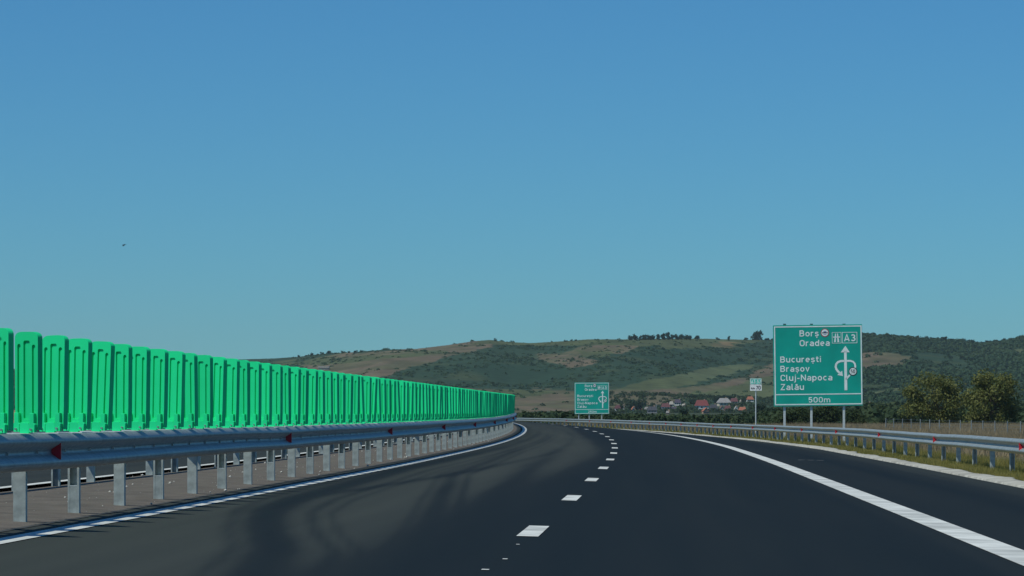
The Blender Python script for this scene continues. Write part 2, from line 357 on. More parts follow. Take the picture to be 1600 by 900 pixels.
mr=N(m,'ShaderNodeMapRange'); mr.inputs[1].default_value=.3; mr.inputs[2].default_value=.7; mr.inputs[3].default_value=.62; mr.inputs[4].default_value=1.35; L.new(n1.outputs[0],mr.inputs[0])
hs=N(m,'ShaderNodeHueSaturation'); L.new(at.outputs['Color'],hs.inputs['Color']); L.new(mr.outputs[0],hs.inputs['Value']); L.new(hs.outputs[0],b.inputs['Base Color'])
b.inputs['Roughness'].default_value=.95; b.inputs['Specular IOR Level'].default_value=.1
ground.data.materials[0]=m

# ------------------------------------------------------------------ scrub and woods on the hillside (uncountable)
def clump_cloud(P,Sz,nf,seed,hk=.9,fs=.22):
    """leafy clumps: P (n,3) bases, Sz (n,) widths; nf small faces each, spread over a rough dome"""
    r=np.random.default_rng(seed); n=len(P)
    d=r.normal(size=(n,nf,3)); d/=np.linalg.norm(d,axis=2,keepdims=True); d[...,2]=np.abs(d[...,2])*1.0
    rr=.38+.14*r.random((n,nf,1)); c=P[:,None]+d*rr*Sz[:,None,None]*np.array([1,1,hk*1.5])
    nrm=d+r.normal(size=d.shape)*.45; nrm/=np.linalg.norm(nrm,axis=2,keepdims=True)
    up=r.normal(size=d.shape); t=np.cross(nrm,up); t/=np.linalg.norm(t,axis=2,keepdims=True)+1e-9; bt=np.cross(nrm,t)
    s=Sz[:,None,None]*fs*(.7+.6*r.random((n,nf,1)))
    q=np.stack([c-t*s-bt*s*.6,c+t*s-bt*s*.6,c+bt*s],2)
    V=q.reshape(-1,3); F=np.arange(len(V)).reshape(-1,3); return V,F
M['scrub']=foliage('hill_scrub',(.024,.056,.027),(.050,.088,.038),.03,.2)
n=90000
a=rng.uniform(-.22,.22,n); r_=np.sqrt(rng.uniform(1900**2,3420**2,n)); x=r_*np.sin(a); y=r_*np.cos(a); z=terrain(x,y)
_,w=cover(x,y,z); dens=np.clip(vnoise(x,y,45,21)*1.6-.25,0.05,1)
right=(x/y>.085)
keep=rng.random(n)<w*np.where(right,.60,.42)*dens
x,y,z=x[keep],y[keep],z[keep]; right=right[keep]
sz=np.where(right,rng.uniform(5,10,len(x)),rng.uniform(2.,5.5,len(x)))
V,F=clump_cloud(np.stack([x,y,z-.6],-1),sz,26,5,.5,.15)
print('scrub clumps',len(x))
o=npmesh('hillside_scrub',V,F,M['scrub']); tag(o,'dark green scrub and young woodland covering the long hillside','scrub',kind='stuff')

# ------------------------------------------------------------------ guardrails
PROF=[(.012,.0),(.022,-.004),(.05,-.022),(.083,-.048),(.086,-.066),(.080,-.088),(.02,-.128),(.006,-.140),(.006,-.170),(.02,-.182),(.080,-.222),(.086,-.244),(.083,-.262),(.05,-.288),(.022,-.306),(.012,-.310)]
def beam_bm(s0,s1,off,top,side,step=1.0,phase=0):
    """W-beam along the road; side=+1: face to larger offsets"""
    ss=np.arange(s0,s1+.01,step); T=.004
    prof=[(u,z) for u,z in PROF]+[(u-T,z) for u,z in PROF[::-1]]
    offs=np.array([off+side*(u) for u,z in prof]); ups=np.array([top+z for u,z in prof])
    V=road(ss[:,None]+0*offs[None],offs[None]+0*ss[:,None],ups[None]+0*ss[:,None])
    # follow base height at the rail line, small waviness of real rails
    wob=np.interp(ss,np.arange(s0,s1+9,4),rng.normal(0,.004,len(np.arange(s0,s1+9,4))))
    V[...,2]+=wob[:,None]; V[...,0]+=side*wob[:,None]*.6
    nr,nc=V.shape[:2]; i=np.arange(nr-1)[:,None]*nc+np.arange(nc)[None,:]; j=np.arange(nr-1)[:,None]*nc+(np.arange(nc)[None,:]+1)%nc
    F=np.stack([i,j,j+nc,i+nc],-1).reshape(-1,4)
    if side>0: F=F[:,::-1]
    return V.reshape(-1,3),F
def c_post(open_front,h,w=.105,d=.08,t=.006):
    """C-section post; closed web to -y (towards oncoming traffic) or open"""
    if not open_front: poly=[(-w/2,-d/2),(w/2,-d/2),(w/2,d/2),(w/2-.03,d/2),(w/2-.03,d/2-t),(w/2-t,d/2-t),(w/2-t,-d/2+t),(-w/2+t,-d/2+t),(-w/2+t,d/2-t),(-w/2+.03,d/2-t),(-w/2+.03,d/2),(-w/2,d/2)]
    else: poly=[(-w/2,-d/2),(-w/2+.019,-d/2),(-w/2+.019,-d/2+t),(-w/2+t,-d/2+t),(-w/2+t,d/2-t),(w/2-t,d/2-t),(w/2-t,-d/2+t),(w/2-.019,-d/2+t),(w/2-.019,-d/2),(w/2,-d/2),(w/2,d/2),(-w/2,d/2)]
    mb=MB(); mb.vprism(poly,-.25,h); return mb
def mesh_of(mb,name,m,bevel=0):
    me=bpy.data.meshes.new(name); me.from_pydata(mb.v,[],mb.f); me.update(); me.materials.append(m); return me
post_closed=mesh_of(c_post(False,.70),'post_closed',M['post'])
post_open=mesh_of(c_post(True,.70),'post_open',M['post'])
sleeve=mesh_of(MB().box(-.032,.032,-.038,-.028,-.2,.25),'post_insert',M['post'])
cap=mesh_of(MB().box(-.036,.036,-.039,.030,.251,.258),'insert_edge',M['cut'])
refl=MB().add([(-.0,-.005,-.05),(.085,-.005,-.02),(.085,-.005,.02),(.0,-.005,.05),(-.0,.012,-.05),(.085,.012,-.02),(.085,.012,.02),(.0,.012,.05)],[(0,1,2,3),(7,6,5,4),(0,4,5,1),(1,5,6,2),(2,6,7,3),(3,7,4,0)])
refl_r=mesh_of(MB().prism([(-.005,-.055),(.078,-.072),(.078,.072),(-.005,.055)],-.006,.012),'reflector',M['red'])
refl_l=mesh_of(MB().prism([(.005,-.060),(.005,.060),(-.080,.078),(-.080,-.078)],-.006,.012),'reflector',M['red'])
def place(name,me,s,off,up,parent,rz=0,flip=False):
    o=link(name,me,parent); p=rp(s,off,up)-parent.location
    o.location=p; o.rotation_euler=(0,0,-head(s)+rz); return o
bolt1=mesh_of(MB().tube((0,0,0),(.014,0,0),.017,.012,6),'bolt',M['bolt']); bolt2=mesh_of(MB().tube((0,0,0),(-.014,0,0),.017,.012,6),'bolt',M['bolt'])
def bolts(ss,off,top,side,parent):
    for s in ss: place('bolt',bolt1 if side>0 else bolt2,s,off+side*.012,top-.155,parent)
# median guardrail beside our carriageway
POFF=-4.24; H=.75; SP=2.643; S0=28.686
g1=empty('guardrail',rp(30,POFF,0)); tag(g1,'steel guardrail on the near side of the median carrying the green panels','guardrail')
V,F=beam_bm(15,240,POFF+.13,H,+1,.8); b1=npmesh('beam',V-np.array(g1.location)[None],F,M['steel'],g1,smooth=False)
k=0
for i in range(-4,74):
    s=S0+SP*i
    closed=(i%2==0)
    o=place('post',post_closed if closed else post_open,s,POFF,0,g1,rz=random.uniform(-.04,.04))
    if not closed:
        a=link('insert',sleeve,o); c=link('insert_edge',cap,o)
spacer1=mesh_of(MB().box(.06,.135,-.05,.05,.50,.70),'spacer',M['post']); spacer2=mesh_of(MB().box(-.135,-.06,-.05,.05,.50,.70),'spacer',M['post'])
for i in range(-4,74): place('spacer',spacer1,S0+SP*i,POFF,0,g1)
bolts([S0+SP*i/2 for i in range(-4,88)],POFF+.13,H,1,g1)
for s in (29.4,47.8,66.1,83.5,99.8,115.9,131.5,147,163):
    place('reflector',refl_r,s,POFF+.142,H-.155,g1)
# guardrail on the far side of the median
g2=empty('guardrail',rp(30,-6.42,0)); tag(g2,'farther median guardrail standing behind the panels beside the opposite carriageway','guardrail')
V,F=beam_bm(20,240,-6.42-.10,H,-1,1.2); npmesh('beam',V-np.array(g2.location)[None],F,M['steel'],g2)
for i in range(-3,72):
    s=40+2.62*i
    place('post',post_open if i%2 else post_closed,s,-6.42,0,g2)
# roadside guardrail on the right
g3=empty('guardrail',rp(100,8.55,0)); tag(g3,'long roadside guardrail curving along the grassy right verge with red reflectors','guardrail')
HR=.775
RS=[72.3+4.1*i for i in range(-7,23)]+[165.+2.6*i for i in range(25)]+[230.+2.1*i for i in range(40)]
V,F=beam_bm(40,400,8.55-.13,HR,-1,1.0); npmesh('beam',V-np.array(g3.location)[None],F,M['steel'],g3)
for i,s in enumerate(RS):
    o=place('post',post_open if i%2 else post_closed,s,8.55,0,g3)
bolts([72.3+2.05*i for i in range(-6,90)],8.55-.13,HR,-1,g3)
for s in RS: place('spacer',spacer2,s,8.55,0,g3)
for s in (68.9,89.3,108.8,128.7,147.9,164.4,178.8,193,204.7,215.1,225.3,234.9,245,256,268,280,293):
    place('reflector',refl_l,s,8.55-.142,HR-.155,g3)

# ------------------------------------------------------------------ anti-glare panels
PW=.315; PH=.84
def make_panel():
    """one blade: local x across the blade, -y its grooved face"""
    import bmesh
    root=empty('anti_glare_panel'); T=.05; D=.016
    out=[(-PW/2+.006,0),(PW/2-.006,0),(PW/2,.20)]
    for t in (0,15,32,50,68,84): out.append((PW/2-.125+.125*math.cos(R(t))**.65,PH-.052+.052*math.sin(R(t))))
    for t in (96,112,130,148,165,180): out.append((-PW/2+.125-.125*abs(math.cos(R(t)))**.65,PH-.052+.052*math.sin(R(t))))
    out.append((-PW/2,.20))
    rec=[(-.124,-.078,.11,.735),(-.040,.046,.09,.765),(.076,.122,.11,.73)]
    bm=bmesh.new(); vs=[bm.verts.new((x,0,z)) for x,z in out]; edges=[bm.edges.new((vs[i],vs[(i+1)%len(vs)])) for i in range(len(vs))]; ring=[]
    for x0,x1,z0,z1 in rec:
        r=.012; pts=[(x0+r,z0),(x1-r,z0),(x1,z0+r),(x1,z1-r),(x1-r,z1),(x0+r,z1),(x0,z1-r),(x0,z0+r)]
        vv=[bm.verts.new((x,0,z)) for x,z in pts]; ring.append(vv); edges+=[bm.edges.new((vv[i],vv[(i+1)%8])) for i in range(8)]
    bmesh.ops.triangle_fill(bm,use_beauty=True,edges=edges)
    for fc in list(bm.faces):
        c=fc.calc_center_median()
        if any(x0<c.x<x1 and z0<c.z<z1 for x0,x1,z0,z1 in rec): bm.faces.remove(fc)
    for vv in ring:
        back=[bm.verts.new((v.co.x,D,v.co.z)) for v in vv]; bm.faces.new(back)
        for i in range(8): bm.faces.new((vv[i],vv[(i+1)%8],back[(i+1)%8],back[i]))
    n=len(out); bk=[bm.verts.new((x,T,z)) for x,z in out]; bm.faces.new(bk[::-1])
    for i in range(n): bm.faces.new((vs[i],bk[i],bk[(i+1)%n],vs[(i+1)%n]))
    bmesh.ops.recalc_face_normals(bm,faces=bm.faces)
    me=bpy.data.meshes.new('blade'); bm.to_mesh(me); bm.free(); me.materials.append(M['green']); link('blade',me,root)
    for x in (-.104,.104):
        mb=MB(); mb.prism([(-.038,-.02),(.038,-.02),(.044,.05),(.030,.06),(.030,.145),(-.030,.145),(-.030,.06),(-.044,.05)],-.030,-.002)
        o=mb.build('clamp',M['green'],root,bevel=.004); o.location=(x,0,0)
        MB().tube((.006,-.048,.006),(.006,-.030,.006),.011,.011,6).build('bolt',M['bolt'],o)
    mb=MB(); mb.prism([(-.062,-.03),(.062,-.03),(.062,.03),(.052,.062),(-.052,.062),(-.062,.03)],-.026,-.003); mb.build('foot',M['green'],root,bevel=.003)
    MB().box(-.20,.16,-.06,.08,-.075,-.031).build('mounting_plate',M['cut'],root)
    return root
proto=make_panel(); NP=128
near=['leftmost green anti-glare panel, cut off by the left edge of the photo',
 'green anti-glare panel with open gaps either side, right of the cut-off leftmost one']
ordn=['third','fourth','fifth','sixth','seventh','eighth','ninth','tenth','eleventh','twelfth']
for k in range(-2,NP):
    s=27.95+1.232*k
    o=proto if k==-2 else copy_tree(proto)
    p=rp(s,POFF-.04,.775); o.location=p
    o.rotation_euler=(random.gauss(0,.014),random.gauss(0,.020),R(-43)-head(s)+random.gauss(0,.06))
    if k<0: lab=('green anti-glare panel just outside the left edge of the photo' if k==-1 else 'green anti-glare panel second beyond the left edge of the photo')
    elif k==0: lab=near[0]
    elif k==1: lab=near[1]
    elif k<12: lab='%s green anti-glare panel counted from the left edge of the photo'%ordn[k-2]
    else: lab='green anti-glare panel in the crowded distant run of the row, beyond the twelfth'
    tag(o,lab,'anti-glare panel','green anti-glare panels standing along the median guardrail')
# ------------------------------------------------------------------ direction signs
def el(cx,cz,rx,rz,a0,a1,n=9): return [(cx+rx*math.cos(R(a0+(a1-a0)*i/(n-1))),cz+rz*math.sin(R(a0+(a1-a0)*i/(n-1)))) for i in range(n)]
def glyphs():
    w=.075; t=1-w; x=.74-w; G={}; bowl=lambda cx,r:el(cx,(x+w)/2,r,(x-w)/2,0,360,17)
    G['o']=(.60,[bowl(.30,.225)]); cb=el(.30,(x+w)/2,.225,(x-w)/2,52,308,13)
    G['c']=(.54,[cb]); G['e']=(.60,[el(.30,(x+w)/2,.225,(x-w)/2,0,305,15)+[],[(.09,.375),(.525,.375)]])
    G['a']=(.58,[[(.505,0),(.505,.46)]+el(.30,.46,.205,.205,0,150,7),el(.29,.22,.215,.145,90,270,8)+[(.50,.09)],[(.29,.365),(.50,.365)]])
    G['ă']=(.58,G['a'][1]+[el(.30,.97,.13,.11,200,340,7)])
    G['d']=(.60,[bowl(.30,.225),[(.525,0),(.525,1)]]); G['p']=(.60,[bowl(.30,.225),[(.075,-.26),(.075,.74)]])
    G['u']=(.58,[[(.075,.74),(.075,.27)]+el(.29,.27,.215,.195,180,360,9)+[(.505,.74)],[(.505,0),(.505,.3)]])
    G['r']=(.42,[[(.075,0),(.075,.74)],el(.29,.45,.215,.215,180,70,7)])
    G['m']=(.92,[[(.075,0),(.075,.74)],el(.265,.475,.19,.19,180,0,9)+[(.455,0)],el(.645,.475,.19,.19,180,0,9)+[(.835,0)]])
    sp=[(.47,.59),(.40,.65),(.28,.665),(.15,.64),(.085,.55),(.13,.44),(.28,.385),(.42,.33),(.475,.22),(.42,.12),(.28,.075),(.14,.09),(.06,.16)]
    G['ș']=(.54,[sp,[(.29,-.09),(.27,-.26)]]); G['t']=(.42,[[(.17,.95),(.17,.22),(.22,.10),(.38,.075)],[(.02,.665),(.38,.665)]])
    G['i']=(.15,[[(.075,0),(.075,.74)],[(.075,.86),(.075,1.0)]]); G['j']=(.22,[[(.15,.74),(.15,-.10),(.11,-.19),(.0,-.21)],[(.15,.86),(.15,1.0)]])
    G['l']=(.26,[[(.075,1),(.075,.2),(.12,.09),(.24,.075)]]); G['v']=(.56,[[(.06,.74),(.28,.04),(.50,.74)]])
    G['-']=(.40,[[(.04,.37),(.36,.37)]]); G['N']=(.70,[[(.075,0),(.075,1)],[(.09,.93),(.61,.07)],[(.625,0),(.625,1)]])
    G['Z']=(.62,[[(.05,t),(.56,t),(.07,w),(.58,w)]]); G['O']=(.70,[[(.075,.32)]+el(.35,.68,.275,.245,180,0,9)+el(.35,.32,.275,.245,0,-180,9)])
    G['C']=(.64,[[(.59,.70)]+el(.34,.68,.26,.245,20,180,8)+el(.34,.32,.26,.245,180,340,8)]); G['0']=(.60,[[(.075,.32)]+el(.30,.70,.225,.225,180,0,9)+el(.30,.30,.225,.225,0,-180,9)])
    G['B']=(.66,[[(.075,0),(.075,1)],[(.075,t),(.34,t)]+el(.34,.73,.21,.195,90,-90,8)+[(.075,.535)],[(.3,.535)]+el(.36,.305,.225,.23,90,-90,8)+[(.075,w)]])
    G['A']=(.68,[[(.06,0),(.34,.97),(.62,0)],[(.15,.27),(.53,.27)]]); G['S']=(.60,[[(a*1.1,b*1.38) for a,b in sp]])
    G['J']=(.48,[[(.40,1),(.40,.27)]+el(.23,.25,.17,.175,0,-160,8)]); G['k']=(.54,[[(.075,0),(.075,1)],[(.48,.72),(.10,.32)],[(.22,.44),(.50,0)]])
    G['5']=(.58,[[(.50,t),(.12,t),(.10,.54),(.20,.60)]+el(.29,.34,.215,.265,80,-150,10)]); G['3']=(.58,[[(.09,.84)]+el(.28,.73,.20,.195,140,-90,9),[(.24,.535)]+el(.29,.30,.22,.225,85,-155,10)])
    G['2']=(.58,[[(.09,.80)]+el(.29,.71,.21,.215,155,-35,9)+[(.08,w),(.53,w)]]); G['7']=(.56,[[(.04,t),(.49,t),(.22,0)]]); G['M']=G['N']; G['4']=(.58,[[(.4,0),(.4,1)]])
    return G
GL=glyphs()
def text_mesh(txt,x0,x1,zb,zt,y,m,parent,name='lettering',bold=.172):
    """road-sign lettering drawn as strokes; cap height zb..zt, width x0..x1"""
    adv=0; strokes=[]
    for ch in txt:
        wd,ps=GL[ch]
        for p in ps: strokes.append([(a+adv,b) for a,b in p])
        adv+=wd+.13
    adv-=.13; sx=(x1-x0)/adv; sz=zt-zb; mb=MB(); hw=bold/2*sz
    for k,p in enumerate(strokes):
        q=[Vector((x0+a*sx,zb+b*sz)) for a,b in p]; n=len(q); yy=y-.0007*(k%3); Lf=[];Rt=[]
        for i in range(n):
            d1=(q[i]-q[i-1]).normalized() if i else None; d2=(q[i+1]-q[i]).normalized() if i<n-1 else None
            if (q[0]-q[-1]).length<1e-4:
                d1=d1 or (q[-1]-q[-2]).normalized(); d2=d2 or (q[1]-q[0]).normalized()
            d1=d1 or d2; d2=d2 or d1; t=(d1+d2).normalized(); nn=Vector((-t.y,t.x)); c=max(.55,nn.dot(Vector((-d1.y,d1.x)))); nn=nn*hw/c
            Lf.append((q[i].x+nn.x,yy,q[i].y+nn.y)); Rt.append((q[i].x-nn.x,yy,q[i].y-nn.y))
        mb.add(Lf+Rt,[(i,n+i,n+i+1,i+1) for i in range(n-1)])
    return mb.build(name,m,parent)
def poly_plate(name,pts,y,m,parent,t=.004):
    mb=MB(); mb.prism(pts,y-t,y); return mb.build(name,m,parent)
def disc(name,cx,cz,r,y,m,parent,t=.004,n=28):
    return poly_plate(name,[(cx+r*math.cos(2*math.pi*i/n),cz+r*math.sin(2*math.pi*i/n)) for i in range(n)],y,m,parent,t)
def frame(name,x0,x1,z0,z1,w,y,m,parent,t=.004):
    mb=MB(); mb.box(x0,x1,y-t,y,z0,z0+w); mb.box(x0,x1,y-t,y,z1-w,z1); mb.box(x0,x0+w,y-t,y,z0+w,z1-w); mb.box(x1-w,x1,y-t,y,z0+w,z1-w)
    return mb.build(name,m,parent)
def ribbon(pts,w):
    L_=[];R_=[]
    for i,p in enumerate(pts):
        a=Vector(pts[max(i-1,0)]);b_=Vector(pts[min(i+1,len(pts)-1)]); d=(b_-a).normalized(); nrm=Vector((-d.y,d.x)); q=Vector(p)
        L_.append(tuple(q+nrm*w/2)); R_.append(tuple(q-nrm*w/2))
    return L_,R_
def ribbon_mesh(name,pts,w,y,m,parent,t=.004):
    L_,R_=ribbon(pts,w); mb=MB(); n=len(pts)
    V=[(x,y-t,z) for x,z in L_]+[(x,y-t,z) for x,z in R_]
    mb.add(V,[(i,i+1,n+i+1,n+i) for i in range(n-1)]); return mb.build(name,m,parent)
K=.00627
def direction_sign(Xc,Yc,zc,rz,ground_z,dist,label,roll=0):
    root=empty('direction_sign',(Xc,Yc,ground_z),rz); tag(root,label,'road sign')
    W=695*K; Hh=636*K; zb=zc-ground_z-Hh/2
    X_=lambda u:(u-98)*K-W/2
    Z_=lambda v:zb+Hh-(v-90)*K
    hub=bpy.data.objects.new('panel',None)
    bm_=MB(); r=.05
    bm_.box(-W/2,W/2,-.03,.0,zb,zb+Hh)
    pan=bm_.build('panel',M['signgreen'],root,bevel=.008)
    pan.rotation_euler=(0,-roll,0)
    Y0=-.033
    mb=MB(); 
    for zz in (.15,.5,.85): mb.box(-W/2+.05,W/2-.05,.0,.05,zb+Hh*zz-.04,zb+Hh*zz+.04)
    mb.build('back_rail',M['post'],root)
    f=frame('border',X_(106),X_(790),Z_(716),Z_(99),.055,Y0,M['signwhite'],pan)
    poly_plate('divider',[(X_(116),Z_(637)),(X_(784),Z_(637)),(X_(784),Z_(629)),(X_(116),Z_(629))],Y0,M['signwhite'],pan)
    for txt,a,b_,base,top in (('Borș',305,455,180,132),('Oradea',305,540,256,208),('București',152,470,382,335),('Brașov',152,380,455,408),('Cluj-Napoca',152,557,526,478),('Zalău',152,335,598,550),(dist,368,540,698,656)):
        text_mesh(txt,X_(a),X_(b_),Z_(base),Z_(top),Y0-.004,M['signwhite'],pan)
    # motorway number and motorway symbol
    frame('number_frame',X_(637),X_(755),Z_(237),Z_(150),.025,Y0,M['signwhite'],pan)
    text_mesh('A3',X_(652),X_(742),Z_(222),Z_(168),Y0-.004,M['signwhite'],pan)
    frame('symbol_frame',X_(558),X_(631),Z_(237),Z_(150),.02,Y0,M['signwhite'],pan)
    for pts in ([(573,228),(588,228),(590,160),(583,160)],[(600,228),(615,228),(605,160),(598,160)],[(566,192),(622,192),(622,184),(566,184)]):
        q=[(X_(a),Z_(b_)) for a,b_ in pts]; poly_plate('motorway_symbol',q,Y0-(.004 if pts[0][1]==192 else 0),M['signwhite'],pan)
    # customs disc
    d=disc('customs_badge',X_(503),Z_(153),33*K,Y0,M['signred'],pan)
    disc('badge_face',X_(503),Z_(153),27*K,Y0-.004,M['signwhite'],d); 
    poly_plate('badge_bar',[(X_(480),Z_(157)),(X_(526),Z_(157)),(X_(526),Z_(150)),(X_(480),Z_(150))],Y0-.008,M['signblack'],d)
    for zz in (147,141,166): poly_plate('badge_print',[(X_(492),Z_(zz+1.5)),(X_(514),Z_(zz+1.5)),(X_(514),Z_(zz-1.5)),(X_(492),Z_(zz-1.5))],Y0-.008,M['signblue'],d)
    # route arrow with loop
    poly_plate('arrow_shaft',[(X_(651),Z_(605)),(X_(673),Z_(605)),(X_(671),Z_(300)),(X_(651),Z_(300))],Y0,M['signwhite'],pan)
    poly_plate('arrow_head',[(X_(625),Z_(308)),(X_(695),Z_(308)),(X_(662),Z_(257))],Y0,M['signwhite'],pan)
    def arc(pts): return [(X_(a),Z_(b_)) for a,b_ in pts]
    lp_=[(655,375),(625,376),(602,384),(588,400),(584,420),(590,440),(603,458),(618,470)]
    ribbon_mesh('loop_arrow',arc(lp_),.105,Y0,M['signwhite'],pan)
    poly_plate('loop_arrow_head',arc([(596,484),(640,494),(634,452)]),Y0,M['signwhite'],pan)
    rp_=[(668,375),(700,375),(722,383),(734,398),(737,415),(736,430)]
    ribbon_mesh('loop_road',arc(rp_),.09,Y0,M['signwhite'],pan)
    ribbon_mesh('slip_road',arc([(662,522),(676,504),(694,486)]),.09,Y0,M['signwhite'],pan)
    d=disc('weight_badge',X_(718),Z_(458),33*K,Y0-.002,M['signblack'],pan)
    disc('badge_face',X_(718),Z_(458),27*K,Y0-.006,M['signwhite'],d)
    text_mesh('50',X_(701),X_(735),Z_(474),Z_(443),Y0-.010,M['signblack'],d)
    # posts
    for u in (178,388,642):
        mb=MB(); mb.box(-.055,.055,.055,.14,-.6,zb+Hh+.03); o=mb.build('post',M['cut'],root,bevel=.006); o.location=(X_(u),0,0)
        mb=MB(); mb.box(-.07,.07,.0,.15,zb+Hh-.05,zb+Hh+.055); mb.build('clamp',M['signback'],o)
    return root
def pt(u,v,Yd): return ((u-800)/FPX*Yd,Yd,CAMH+(YH-v)/FPX*Yd)
p=pt(1279.5,571,168); direction_sign(p[0],p[1],p[2],-.03,-1.0,'500m','large green direction sign with a looping arrow, reading 500m, behind the right guardrail',roll=R(.7))
p=pt(925,622.3,432); direction_sign(p[0],p[1],p[2],-.03,-1.5,'250m','distant green direction sign reading 250m beyond the bend, village to its right',roll=R(.3))
# kilometre sign
p=pt(1181,601,195); root=empty('kilometre_sign',(p[0],p[1],-1.0),-.03); tag(root,'small kilometre plate, green above white, on one thin pole between the two large signs','road sign')
z=p[2]+1.0; w=.33
a=MB().box(-w,w,-.02,0,z-.0,z+.35).build('route_plate',M['kmgreen'],root); frame('border',-w+.012,w-.012,z+.012,z+.338,.03,-.023,M['kmwhite'],a); text_mesh('A3-SJ',-w+.07,w-.07,z+.08,z+.27,-.026,M['kmwhite'],a)
a=MB().box(-w,w,-.02,0,z-.34,z-.01).build('distance_plate',M['kmwhite'],root); text_mesh('km',-w+.06,-.06,z-.27,z-.14,-.026,M['signblack'],a); text_mesh('70',.0,w-.06,z-.28,z-.07,-.026,M['signblack'],a)
MB().tube((0,.04,-.6),(0,.04,z+.3),.035,.035,10).build('pole',M['cut'],root)

# ------------------------------------------------------------------ trees and bushes
def crown_mesh(clumps,n,leaf,seed):
    """clumps: list of (cx,cy,cz,rx,ry,rz,weight)"""
    r=np.random.default_rng(seed); w=np.array([c[6] for c in clumps],float); w/=w.sum(); idx=r.choice(len(clumps),n,p=w); C=np.array([c[:6] for c in clumps],float)[idx]
    d=r.normal(size=(n,3)); d/=np.linalg.norm(d,axis=1,keepdims=True); rad=r.random((n,1))**.45
    # lumpy radius
    ph=np.sin(d[:,:1]*5+idx[:,None])*np.cos(d[:,2:]*6+idx[:,None]*1.7)
    c=C[:,:3]+d*C[:,3:]*rad*(1+.22*ph)
    nrm=d*.8+r.normal(size=d.shape)*.6+np.array([0,0,.3]); nrm/=np.linalg.norm(nrm,axis=1,keepdims=True)
    up=r.normal(size=d.shape); t=np.cross(nrm,up); t/=np.linalg.norm(t,axis=1,keepdims=True)+1e-9; bt=np.cross(nrm,t); s=leaf*(.6+.8*r.random((n,1)))
    q=np.stack([c-t*s,c-bt*s*.7,c+t*s,c+bt*s*.7],1); V=q.reshape(-1,3); return V,np.arange(len(V)).reshape(-1,4)
def trunk_mb(h,r0,limbs):
    mb=MB(); mb.tube((0,0,-.4),(0.05*h*.3,0,h*.55),r0,r0*.6,8)
    for (x,y,z) in limbs: mb.tube((0.01*h,0,h*.3),(x,y,z),r0*.5,r0*.15,6)
    return mb
LEAF=dict(
 near=foliage('leaves_olive',(.078,.104,.026),(.22,.215,.068),.9,.35),
 dark=foliage('leaves_dark',(.022,.045,.016),(.060,.080,.026),.8,.3),
 mid=foliage('leaves_mid',(.024,.045,.018),(.060,.080,.028),.6,.3),
 far=foliage('leaves_far',(.012,.032,.018),(.028,.054,.026),.2,.2))
def tree(name,x,y,z,w,h,label,group,leafm,n,leaf,seed,cat='tree',trunk=.28,nclump=9,lump=.42,low=.2,core=2.2):
    r=random.Random(seed); root=empty(name,(x,y,z)); tag(root,label,cat,group)
    cl=[(0,0,h*(low+1)/2,w*.30,w*.30,h*(1-low)*.42,core)]; limbs=[]
    for i in range(nclump):
        a=r.uniform(0,2*math.pi); zz=h*r.uniform(low+.12,.86); fall=math.sin(math.pi*min(1,max(.08,(zz/h-low+.15)/(1.15-low))))**.6
        rad=w*.5*(1-lump*.6)*fall*r.uniform(.45,1.0); s=r.uniform(.28,.5)*w*lump
        cl.append((rad*math.cos(a),rad*math.sin(a),zz,s,s,s*min(1.,h/w+.15)*.85,1)); limbs.append((rad*math.cos(a)*.8,rad*math.sin(a)*.8,zz))
    V,F=crown_mesh(cl,n,leaf,seed); npmesh('crown',V,F,leafm,root)
    trunk_mb(h,trunk,limbs).build('trunk',M['bark'],root)
    return root
def at_px(u,Yd,dz=0.):
    x=(u-800)/FPX*Yd; return x,Yd,float(terrain(x,Yd))+dz
# two big trees by the fence
x,y,z=at_px(1462,450); tree('tree',x,y,z,10.6,7.3,'ragged olive-green tree behind the wire fence, nearer to the large sign',None,LEAF['near'],6800,.16,35,trunk=.2,nclump=26,low=.0,lump=.42,core=.5)
x,y,z=at_px(1549,440); tree('tree',x,y,z,9.4,7.6,'fuller round-topped olive-green tree behind the fence at the right edge',None,LEAF['near'],8200,.16,44,trunk=.25,nclump=28,low=.0,lump=.44,core=.8)
for i,(u,yd,w,h,lab) in enumerate(((1243,430,5.0,2.6,'low dark bush seen between the left and middle posts of the large sign'),(1290,440,6.4,2.9,'broad dark bush seen between the middle and right posts of the large sign'),(1330,450,4.6,2.3,'dark bush just right of the large sign posts'),
    (1378,640,5.5,3.0,'small bluish-green bush between the large sign and the ragged tree'),(1500,470,2.6,1.6,'low bush filling the gap between the two olive-green trees'),(1420,470,3.0,2.0,'small bush at the left foot of the ragged tree'))):
    x,y,z=at_px(u,yd); tree('bush',x,y,z,w,h,lab,None,LEAF['dark'],2600,.15,60+i,cat='bush',trunk=.1,nclump=10,low=.0,lump=.55)
# dark bushes and small trees on the plain below the village
BL=[]; 
for i in range(46):
    u=808+ i*(1235-808)/45+random.uniform(-5,5); yd=random.uniform(900,1500); w=random.uniform(5,11); h=random.uniform(2.6,4.2)
    x,y,z=at_px(u,yd); tree('bush',x,y,z,w,h,'dark bush in the hedge belt between the guardrail and the village','bush','hedge') if False else BL.append((x,y,z,w,h))
r_=np.random.default_rng(99)
nb=2600; uu=r_.uniform(780,1260,nb); yy=r_.uniform(520,1600,nb); xx=(uu-800)/FPX*yy
top=np.interp(uu,[780,850,900,950,1000,1050,1100,1150,1200,1260],[646,645,644,646.5,647,648,649,647.5,644,641])
z0=terrain(xx,yy); hmax=(YH-top)/FPX*yy+CAMH-z0
keep=(hmax>1.0); xx,yy,z0,hmax=xx[keep],yy[keep],z0[keep],hmax[keep]
szz=np.clip(hmax*r_.uniform(.7,1.4,len(xx)),1,9)
V,F=clump_cloud(np.stack([xx,yy,z0],-1),szz*1.3,34,77,.85,.16)
